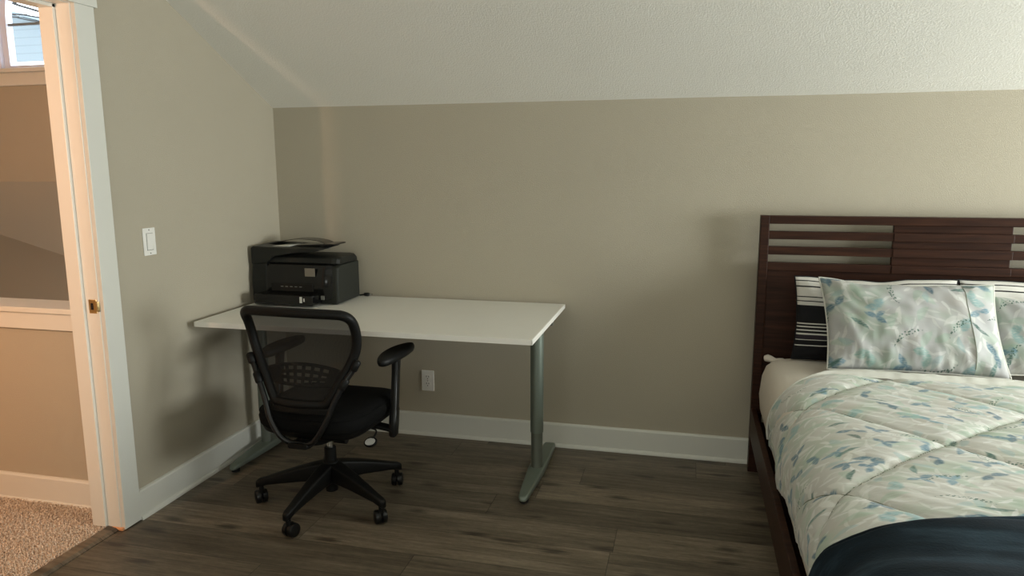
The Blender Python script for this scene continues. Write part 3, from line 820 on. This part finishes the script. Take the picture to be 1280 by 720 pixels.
# glossy front: bulging control panel that wraps round the right front corner
def front_fn(i, j):
    a = i / 30; z = 0.028 + (0.202 - 0.028) * j / 12
    x = -0.150 + a * 0.372
    t = max(0, (a - 0.86) / 0.14)
    y = -0.126 - 0.020 * math.sin(PI * min(1, j / 12 * 0.9 + 0.15)) + 0.055 * t ** 2
    return (x + 0.014 * t, y, z)
bm = grid_bm(30, 12, front_fn)
fp = obj('front_panel', bm, M['printer_gloss'], pr, smooth=50)
sm = fp.modifiers.new('solid', 'SOLIDIFY'); sm.thickness = 0.016; sm.offset = -1
obj('left_column', side_loft([(-0.06, 0.004), (-0.06, 0.206), (-0.122, 0.206), (-0.134, 0.12), (-0.132, 0.004)], [(-0.239, 0, 0.1), (-0.153, 0, 0.1)]), M['printer'], pr, bevel=0.006)
obj('slot', box((-0.115, -0.153, 0.070), (0.115, -0.140, 0.108)), M['dark_hole'], pr)
for k in range(5):
    obj('slot_roller', box((-0.062 + 0.026 * k, -0.1545, 0.091), (-0.048 + 0.026 * k, -0.1525, 0.094)), M['grey_mark'], pr)
tr = obj('paper_tray', box((-0.175, -0.225, 0.008), (0.150, -0.118, 0.062)), M['printer_gloss'], pr, bevel=0.008)
obj('tray_slit', box((-0.165, -0.2262, 0.022), (0.05, -0.2248, 0.026)), M['dark_hole'], tr)
for x, w, h in ((0.082, 0.013, 0.030), (0.102, 0.007, 0.016)):
    obj('tray_label', box((x, -0.2265, 0.040 - h / 2), (x + w, -0.2248, 0.040 + h / 2)), M['pale_label'], tr, label='small white label on the paper tray')
obj('corner_label', box((0.156, -0.1485, 0.030), (0.174, -0.1440, 0.050)), M['grey_mark'], pr, label='small square grey label')
obj('screen', box((0.072, -0.1470, 0.146), (0.128, -0.1440, 0.188)), M['sticker'], pr, bevel=0.001, label='small beige square screen')
for x, w in ((-0.222, 0.012), (-0.207, 0.016), (-0.189, 0.020), (-0.166, 0.008)):
    obj('logo_mark', box((x, -0.1265, 0.219), (x + w, -0.1235, 0.2235)), M['grey_mark'], pr)
# document feeder: block on the left with a tongue sweeping right, and a tray above
adf = [(-0.240, 0.200), (-0.240, 0.282), (-0.228, 0.291), (-0.05, 0.286), (0.135, 0.284), (0.150, 0.277), (0.118, 0.268), (0.02, 0.262), (-0.06, 0.250), (-0.12, 0.238), (-0.15, 0.206)]
ad = obj('document_feeder', add_loft(bmesh.new(), [[(x, y, z + (0.006 if y > 0 else 0)) for x, z in adf] for y in (-0.128, -0.118, 0.09, 0.10)]), M['printer'], pr, bevel=0.004)
obj('feeder_reflection', box((-0.205, -0.085, 0.289), (-0.035, 0.06, 0.2945), Matrix.Rotation(math.radians(-2), 4, 'Y')), M['pale_label'], ad, bevel=0.002, label='pale grey light reflection painted on the feeder top')  # pale slab stands in for light reflected off the feeder top
bm = bmesh.new()
add_loft(bm, [[(x, y, z) for x, z in ((-0.03, 0.292), (0.10, 0.300), (0.176, 0.303), (0.190, 0.301), (0.190, 0.295), (0.10, 0.290), (0.0, 0.286))] for y in (-0.055, 0.085)])
obj('feeder_tray', bm, M['printer_gloss'], ad, bevel=0.003)
arc = spline([(-0.215, 0.02, 0.288), (-0.14, 0.03, 0.303), (-0.06, 0.03, 0.317), (0.02, 0.03, 0.318), (0.09, 0.03, 0.309), (0.13, 0.02, 0.298)], 6)
obj('feeder_flap', add_loft(bmesh.new(), [[p + Vector((0, dy, dz)) for dy, dz in ((-0.045, 0), (0.05, 0.0), (0.05, 0.0025), (-0.045, 0.0025))] for p in arc]), M['printer_gloss'], ad, smooth=60)
for y in (-0.02, 0.04):
    obj('tray_hinge', add_loft(bmesh.new(), [circle((0.108, y - 0.008, 0.278), 0.012, 'y', 14), circle((0.108, y + 0.008, 0.278), 0.012, 'y', 14)]), M['grey_mark'], ad, smooth=40)
for sx in (-0.2, 0.2):
    for sy in (-0.09, 0.1):
        obj('foot', add_lathe(bmesh.new(), [(0.012, 0.0), (0.012, 0.006)], (sx, sy), 12), M['rubber'], pr)

pc = thing('power_plug', 'short black cable with a plug lying on the desk behind the printer', 'plug', (0.53, -0.045, DT))
obj('plug_body', add_loft(bmesh.new(), [circle((x, 0, 0.0115), r, 'x', 14, r * 0.8) for x, r in ((-0.016, 0.006), (-0.012, 0.011), (0.008, 0.012), (0.014, 0.010), (0.018, 0.006))]), M['rubber'], pc, smooth=50)
for yy in (-0.004, 0.004):
    obj('prong', box((0.016, yy - 0.001, 0.009), (0.032, yy + 0.001, 0.0145)), M['chrome'], pc)
obj('cable', add_tube(bmesh.new(), spline([(-0.014, 0, 0.011), (-0.035, 0.004, 0.006), (-0.06, 0.010, 0.0045), (-0.12, 0.012, 0.0045), (-0.2, 0.010, 0.0045)], 5), 0.004, 8), M['rubber'], pc, smooth=60)

# ------------------------------------------------------------------ office chair
ch = thing('office_chair', 'black mesh back swivel office chair pulled up to the white desk', 'chair', (0.728, -0.887, 0), math.radians(-2))
PHI = 264.5 + 2.0
CR = 0.312
base = obj('base_hub', add_lathe(bmesh.new(), [(0.020, 0.062), (0.026, 0.066), (0.026, 0.095), (0.040, 0.10), (0.046, 0.13), (0.044, 0.175), (0.034, 0.198), (0.030, 0.202)]), M['chair_plastic'], ch, smooth=40)
def spoke(bm, ang):
    c, s = math.cos(ang), math.sin(ang)
    rings = []
    for r, w, zt, zb in ((0.030, 0.062, 0.197, 0.112), (0.07, 0.060, 0.190, 0.113), (0.14, 0.052, 0.172, 0.108), (0.22, 0.043, 0.147, 0.098), (0.285, 0.036, 0.125, 0.089), (0.318, 0.032, 0.116, 0.078), (0.331, 0.024, 0.108, 0.076), (0.334, 0.014, 0.100, 0.080)):
        ring = []
        for a, b in rrect(0, (zt + zb) / 2, w, zt - zb, min(0.010, w * 0.3), 3):
            ring.append((r * c - a * s, r * s + a * c, b))
        rings.append(ring)
    add_loft(bm, rings)
for k in range(5):
    a = math.radians(PHI + 72 * k)
    bm = bmesh.new(); spoke(bm, a)
    obj('spoke', bm, M['chair_plastic'], ch, smooth=45)
    cx, cy_ = CR * math.cos(a), CR * math.sin(a)
    head = math.radians((76, 131, 108, 60, 137)[k])
    t = Vector((math.cos(head), math.sin(head), 0)); sdir = Vector((-t.y, t.x, 0))
    ctr = Vector((cx, cy_, 0.0)) + t * 0.012
    bm = bmesh.new(); add_tube(bm, [(cx, cy_, 0.030), (cx, cy_, 0.090)], 0.0105, 12)
    add_tube(bm, [ctr + sdir * -0.013 + Vector((0, 0, 0.035)), ctr + sdir * 0.013 + Vector((0, 0, 0.035))], 0.018, 16)
    cs = obj('caster', bm, M['chair_plastic'], ch, smooth=40)
    for sgn in (-1, 1):
        bm = bmesh.new()
        pa = ctr + Vector((0, 0, 0.0295))
        rings = []
        for o_, r_ in ((0.0035, 0.024), (0.005, 0.0295), (0.020, 0.0295), (0.024, 0.027), (0.0265, 0.018)):
            rings.append([pa + sdir * (sgn * o_) + t * (r_ * math.cos(2*PI*q/24)) + Vector((0, 0, r_ * math.sin(2*PI*q/24))) for q in range(24)])
        add_loft(bm, rings)
        obj('wheel', bm, M['chair_gloss'], cs, smooth=40)
gc = obj('gas_lift', add_lathe(bmesh.new(), [(0.0255, 0.198), (0.0255, 0.262), (0.022, 0.266)]), M['chair_plastic'], ch, smooth=40)
obj('piston', add_lathe(bmesh.new(), [(0.014, 0.262), (0.014, 0.33)]), M['chrome'], gc, smooth=40)
bm = bmesh.new()
add_loft(bm, [[(a, y, b) for a, b in rrect(0, zc, w, h, 0.012, 3)] for y, w, h, zc in ((-0.20, 0.07, 0.028, 0.360), (-0.15, 0.11, 0.044, 0.354), (-0.05, 0.15, 0.056, 0.350), (0.06, 0.15, 0.054, 0.351), (0.11, 0.12, 0.04, 0.357))])
mech = obj('seat_mechanism', bm, M['chair_plastic'], ch, smooth=40)
bm = bmesh.new()
add_tube(bm, [(0.05, -0.04, 0.322), (0.105, -0.04, 0.322)], 0.019, 16)
obj('tension_knob', bm, M['chair_plastic'], mech, smooth=40)
lev = obj('height_lever', add_tube(bmesh.new(), spline([(0.06, 0.06, 0.335), (0.13, 0.07, 0.338), (0.175, 0.075, 0.334), (0.185, 0.076, 0.322), (0.180, 0.070, 0.306), (0.172, 0.062, 0.293)], 5), 0.0042, 8), M['rubber'], ch, smooth=60)
# paddle and its pale sticker, tilted towards the room
pm = Matrix.Translation((0.166, 0.056, 0.280)) @ Euler((math.radians(52), math.radians(-14), math.radians(12))).to_matrix().to_4x4()
def disc(a, b, z0, z1, n=28):
    bm = bmesh.new()
    R = [[pm @ Vector((a*k*math.cos(2*PI*q/n), b*k*math.sin(2*PI*q/n), z)) for q in range(n)] for k, z in ((0.9, z0), (1, z0 + 0.002), (1, z1 - 0.002), (0.9, z1))]
    return add_loft(bm, R)
obj('lever_paddle', disc(0.030, 0.022, -0.006, 0.005), M['chair_plastic'], lev, smooth=40)
obj('lever_sticker', disc(0.0235, 0.0155, 0.0055, 0.0075), M['pale_label'], lev, label='pale oval sticker on the lever paddle')
# seat: pan and cushion with a rounded waterfall front
def seat_ring(z, ins, n=40):
    out = []
    for i in range(n):
        a = 2 * PI * i / n; c, s = math.cos(a), math.sin(a)
        e = 0.42
        x = (0.250 - ins) * (abs(c) ** e) * (1 if c >= 0 else -1)
        y = 0.022 + (0.243 - ins) * (abs(s) ** e) * (1 if s >= 0 else -1)
        x *= 1 - 0.06 * max(0, -y / 0.24)
        dz = -0.022 * max(0, (y - 0.12) / 0.15) ** 2 + 0.008 * (x / 0.25) ** 2
        out.append((x, y, z + dz))
    return out
bm = add_loft(bmesh.new(), [seat_ring(0.362, 0.075), seat_ring(0.366, 0.04), seat_ring(0.385, 0.012), seat_ring(0.402, 0.006)])
obj('seat_pan', bm, M['chair_plastic'], ch, smooth=50)
bm = add_loft(bmesh.new(), [seat_ring(0.400, 0.008), seat_ring(0.415, -0.001), seat_ring(0.440, -0.004), seat_ring(0.462, 0.002), seat_ring(0.476, 0.016), seat_ring(0.483, 0.04), seat_ring(0.484, 0.09), seat_ring(0.480, 0.15), seat_ring(0.478, 0.20)])
se = obj('seat', bm, M['chair_fabric'], ch, smooth=70)
add = bmesh.new(); add_tube(add, [Vector(p) for p in seat_ring(0.462, 0.0)], 0.0028, 6, closed=True)
obj('seat_piping', add, M['chair_fabric'], se)
# back frame: half outline (half width, y, z) from the bottom up
HALF = [(0.090, -0.206, 0.527), (0.118, -0.204, 0.535), (0.140, -0.197, 0.57), (0.172, -0.182, 0.63), (0.205, -0.167, 0.69), (0.228, -0.160, 0.745), (0.237, -0.166, 0.80), (0.238, -0.184, 0.85), (0.233, -0.206, 0.882), (0.213, -0.224, 0.899), (0.18, -0.232, 0.903)]
right = [Vector(p) for p in HALF]; left = [Vector((-x, y, z)) for x, y, z in HALF[::-1]]
def topc(x): return Vector((x, -0.232 - 0.020 * (1 - (x / 0.18) ** 2), 0.903 + 0.004 * (1 - (x / 0.18) ** 2)))
def botc(x): return Vector((x, -0.206 - 0.012 * (1 - (x / 0.09) ** 2), 0.527))
outline = right + [topc(x) for x in (0.09, 0.0, -0.09)] + left + [botc(x) for x in (-0.045, 0, 0.045)]
bf = obj('back_frame', add_tube(bmesh.new(), spline(outline, 5, True), 0.0195, 12, True, flat=(1.0, 1.0)), M['chair_plastic'], ch, smooth=60)
bm = bmesh.new()
add_loft(bm, [[Vector((x, -0.208 - 0.012 * (1 - (x / 0.125) ** 2) + dy, z)) for dy, z in ((-0.010, 0.488), (0.012, 0.488), (0.012, 0.516), (-0.010, 0.516))] for x in [-0.125 + 0.025 * k for k in range(11)]])
obj('lower_band', bm, M['chair_plastic'], bf, bevel=0.005)
HZ = [p[2] for p in HALF]
def half_at(z):
    for a, b in zip(HALF, HALF[1:]):
        if a[2] <= z <= b[2] and b[2] > a[2]:
            f = (z - a[2]) / (b[2] - a[2]); return a[0] + (b[0]-a[0]) * f, a[1] + (b[1]-a[1]) * f
    return (HALF[0][0], HALF[0][1]) if z < HZ[0] else (HALF[-1][0], HALF[-1][1])
def mesh_fn(i, j):
    z = 0.530 + (0.901 - 0.530) * j / 36
    w, y = half_at(z); u = -1 + 2 * i / 30
    return (u * (w - 0.004), y - 0.018 * (1 - u * u), z)
obj('mesh_panel', grid_bm(30, 36, mesh_fn), M['chair_mesh'], ch, smooth=80, label='see-through dark grey mesh panel')
# lumbar support: perforated bowed band in front of the mesh
bm = bmesh.new()
NX, NZ = 27, 7
V = {}
def lum(i, j):
    u = -1 + 2 * i / NX; z = 0.590 + 0.078 * j / NZ - 0.012 * u * u * (1 if j > 3 else -0.3) + 0.018 * (1 - u * u) * (j / NZ)
    w, y = half_at(z); return (u * (w - 0.01), y + 0.016 - 0.018 * (1 - u * u), z)
for i in range(NX + 1):
    for j in range(NZ + 1): V[i, j] = bm.verts.new(lum(i, j))
for i in range(NX):
    for j in range(NZ):
        if 5 <= i <= 21 and i % 3 != 1 and j in (1, 3, 5): continue
        bm.faces.new((V[i, j], V[i+1, j], V[i+1, j+1], V[i, j+1]))
lu = obj('lumbar_support', bm, M['chair_plastic'], ch, smooth=40)
sm = lu.modifiers.new('solid', 'SOLIDIFY'); sm.thickness = 0.006
# V shaped spine and its brackets
spine_pts = [(0.243, -0.176, 0.705), (0.222, -0.186, 0.668), (0.193, -0.204, 0.620), (0.153, -0.224, 0.537), (0.126, -0.238, 0.466), (0.086, -0.243, 0.402), (0.050, -0.236, 0.372)]
sp_ = [Vector(p) for p in spine_pts] + [Vector((0.0, -0.228, 0.362))] + [Vector((-p[0], p[1], p[2])) for p in spine_pts[::-1]]
spn = obj('spine_bar', add_tube(bmesh.new(), spline(sp_, 6), 0.0115, 12, flat=(1, 1)), M['chair_gloss'], ch, smooth=60)
bm = bmesh.new()
add_loft(bm, [[(a, y, b + z) for a, b in rrect(0, 0, w, 0.022, 0.008, 3)] for y, w, z in ((-0.250, 0.085, 0.360), (-0.235, 0.10, 0.360), (-0.17, 0.085, 0.356), (-0.10, 0.07, 0.352))])
obj('spine_plate', bm, M['chair_plastic'], spn, smooth=40)
for s_ in (-1, 1):
    for pa, pb_, L in (((0.246, -0.178, 0.712), (0.226, -0.186, 0.672), 0.016), ((0.205, -0.198, 0.640), (0.182, -0.210, 0.598), 0.016)):
        bm = bmesh.new(); A_ = Vector((s_ * pa[0], pa[1], pa[2])); B_ = Vector((s_ * pb_[0], pb_[1], pb_[2]))
        add_tube(bm, [A_, A_.lerp(B_, 0.12), A_.lerp(B_, 0.88), B_], [L * 0.7, L, L, L * 0.7], 10)
        obj('bracket', bm, M['chair_plastic'], spn, smooth=40)
# armrests
for s_ in (-1, 1):
    bm = bmesh.new()
    rings = []
    for y, z, w, d in ((0.040, 0.325, 0.022, 0.030), (0.042, 0.333, 0.032, 0.042), (0.050, 0.38, 0.034, 0.046), (0.060, 0.44, 0.033, 0.046), (0.062, 0.445, 0.028, 0.040), (0.085, 0.60, 0.028, 0.040), (0.092, 0.655, 0.030, 0.045)):
        rings.append([(s_ * 0.283 + a, y + b, z) for a, b in rrect(0, 0, w, d, min(w, d) * 0.3, 4)])
    add_loft(bm, rings)
    arm = obj('armrest', bm, M['chair_gloss'], ch, smooth=45)
    bm = bmesh.new()
    add_loft(bm, [[(s_ * x, 0.045 + a, b) for a, b in rrect(0, z, 0.05, 0.016, 0.005, 3)] for x, z in ((0.10, 0.368), (0.20, 0.366), (0.262, 0.358), (0.285, 0.352))])
    obj('arm_bracket', bm, M['chair_plastic'], arm, smooth=45)
    n = 36
    def pad(k, z):
        out = []
        for i in range(n):
            a = 2 * PI * i / n
            yy = 0.163 * math.sin(a); xx = 0.046 * math.cos(a) * (1 - 0.10 * math.sin(a))
            out.append((s_ * 0.276 + xx * k, 0.115 + yy * (1 - (1 - k) * 0.35), z - 0.006 * (yy / 0.16) ** 2))
        return out
    obj('arm_pad', add_loft(bmesh.new(), [pad(0.72, 0.656), pad(0.92, 0.660), pad(1.0, 0.670), pad(0.98, 0.680), pad(0.88, 0.688), pad(0.6, 0.692)]), M['chair_plastic'], arm, smooth=60)

# ------------------------------------------------------------------ wall plates
sw = thing('light_switch', 'white rocker light switch on the wall beside the doorway', 'switch', (0.0, -1.0111, 1.1544))
pl = obj('cover_plate', box((0.0, -0.0355, -0.0575), (0.0055, 0.0355, 0.0575)), M['white_plastic'], sw, bevel=0.002)
obj('rocker', box((0.004, -0.0165, -0.0335), (0.009, 0.0165, 0.0335), Matrix.Rotation(math.radians(2), 4, 'Y')), M['white_plastic'], sw, bevel=0.0015)
bm = box((0.0045, -0.0185, -0.0355), (0.0062, -0.0168, 0.0355)); add_box(bm, (0.0045, -0.0185, -0.0365), (0.0062, 0.0185, -0.0345)); add_box(bm, (0.0045, -0.0185, 0.0345), (0.0062, 0.0185, 0.036)); add_box(bm, (0.0045, 0.0168, -0.0355), (0.0062, 0.0185, 0.0355))
obj('rocker_gap', bm, M['grey_mark'], sw)
for z in (-0.049, 0.049):
    obj('screw', add_loft(bmesh.new(), [circle((0.005, 0, z), 0.003, 'x', 10), circle((0.0062, 0, z), 0.003, 'x', 10)]), M['grey_mark'], sw)
ot = thing('power_outlet', 'white duplex power outlet low on the wall under the desk', 'outlet', (0.8538, 0.0, 0.3091))
obj('cover_plate', box((-0.0355, -0.007, -0.0575), (0.0355, 0.0, 0.0575)), M['white_plastic'], ot, bevel=0.003, seg=3)
for z in (-0.0195, 0.0195):
    rc = obj('receptacle', add_loft(bmesh.new(), [[(x, y, z + q) for x, q in rrect(0, 0, 0.034, 0.028, 0.011, 4)] for y in (-0.0085, -0.004)]), M['white_plastic'], ot)
    for x, h in ((-0.0065, 0.009), (0.0065, 0.008)):
        obj('slot', box((x - 0.0014, -0.0092, z + 0.003 - h/2 + 0.002), (x + 0.0014, -0.0080, z + 0.003 + h/2 + 0.002)), M['dark_hole'], rc)
    obj('slot', add_loft(bmesh.new(), [circle((0, -0.0092, z - 0.0075), 0.0028, 'y', 12), circle((0, -0.0080, z - 0.0075), 0.0028, 'y', 12)]), M['dark_hole'], rc)
obj('screw', add_loft(bmesh.new(), [circle((0, -0.0082, 0), 0.003, 'y', 10), circle((0, -0.006, 0), 0.003, 'y', 10)]), M['grey_mark'], ot)

# ------------------------------------------------------------------ carpet pile in the hall doorway
bm = bmesh.new()
rnd = random.Random(3)
step = 0.0058
y = -1.86
while y < -1.186:
    x = -0.98
    while x < -0.066:
        bx, by = x + rnd.uniform(-0.003, 0.003), y + rnd.uniform(-0.003, 0.003)
        h = rnd.uniform(0.009, 0.017); a = rnd.uniform(0, 2 * PI); l = rnd.uniform(0.002, 0.007); w = rnd.uniform(0.0018, 0.003)
        tx, ty = bx + l * math.cos(a), by + l * math.sin(a)
        px, py = -math.sin(a) * w, math.cos(a) * w
        qx, qy = math.cos(a) * w, math.sin(a) * w
        v0 = bm.verts.new((bx + px, by + py, 0.001)); v1 = bm.verts.new((bx - px * 0.5 + qx, by - py * 0.5 + qy, 0.001)); v2 = bm.verts.new((bx - px * 0.5 - qx, by - py * 0.5 - qy, 0.001))
        t0 = bm.verts.new((tx + px, ty + py, h)); t1 = bm.verts.new((tx - px * 0.5 + qx, ty - py * 0.5 + qy, h)); t2 = bm.verts.new((tx - px * 0.5 - qx, ty - py * 0.5 - qy, h))
        for f in ((v0, v1, t1, t0), (v1, v2, t2, t1), (v2, v0, t0, t2), (t0, t1, t2)): bm.faces.new(f)
        x += step
    y += step
cp = obj('carpet_pile', bm, M['carpet'], kind='stuff')
tag(cp, 'beige shaggy carpet pile on the hall floor beyond the doorway', 'carpet')
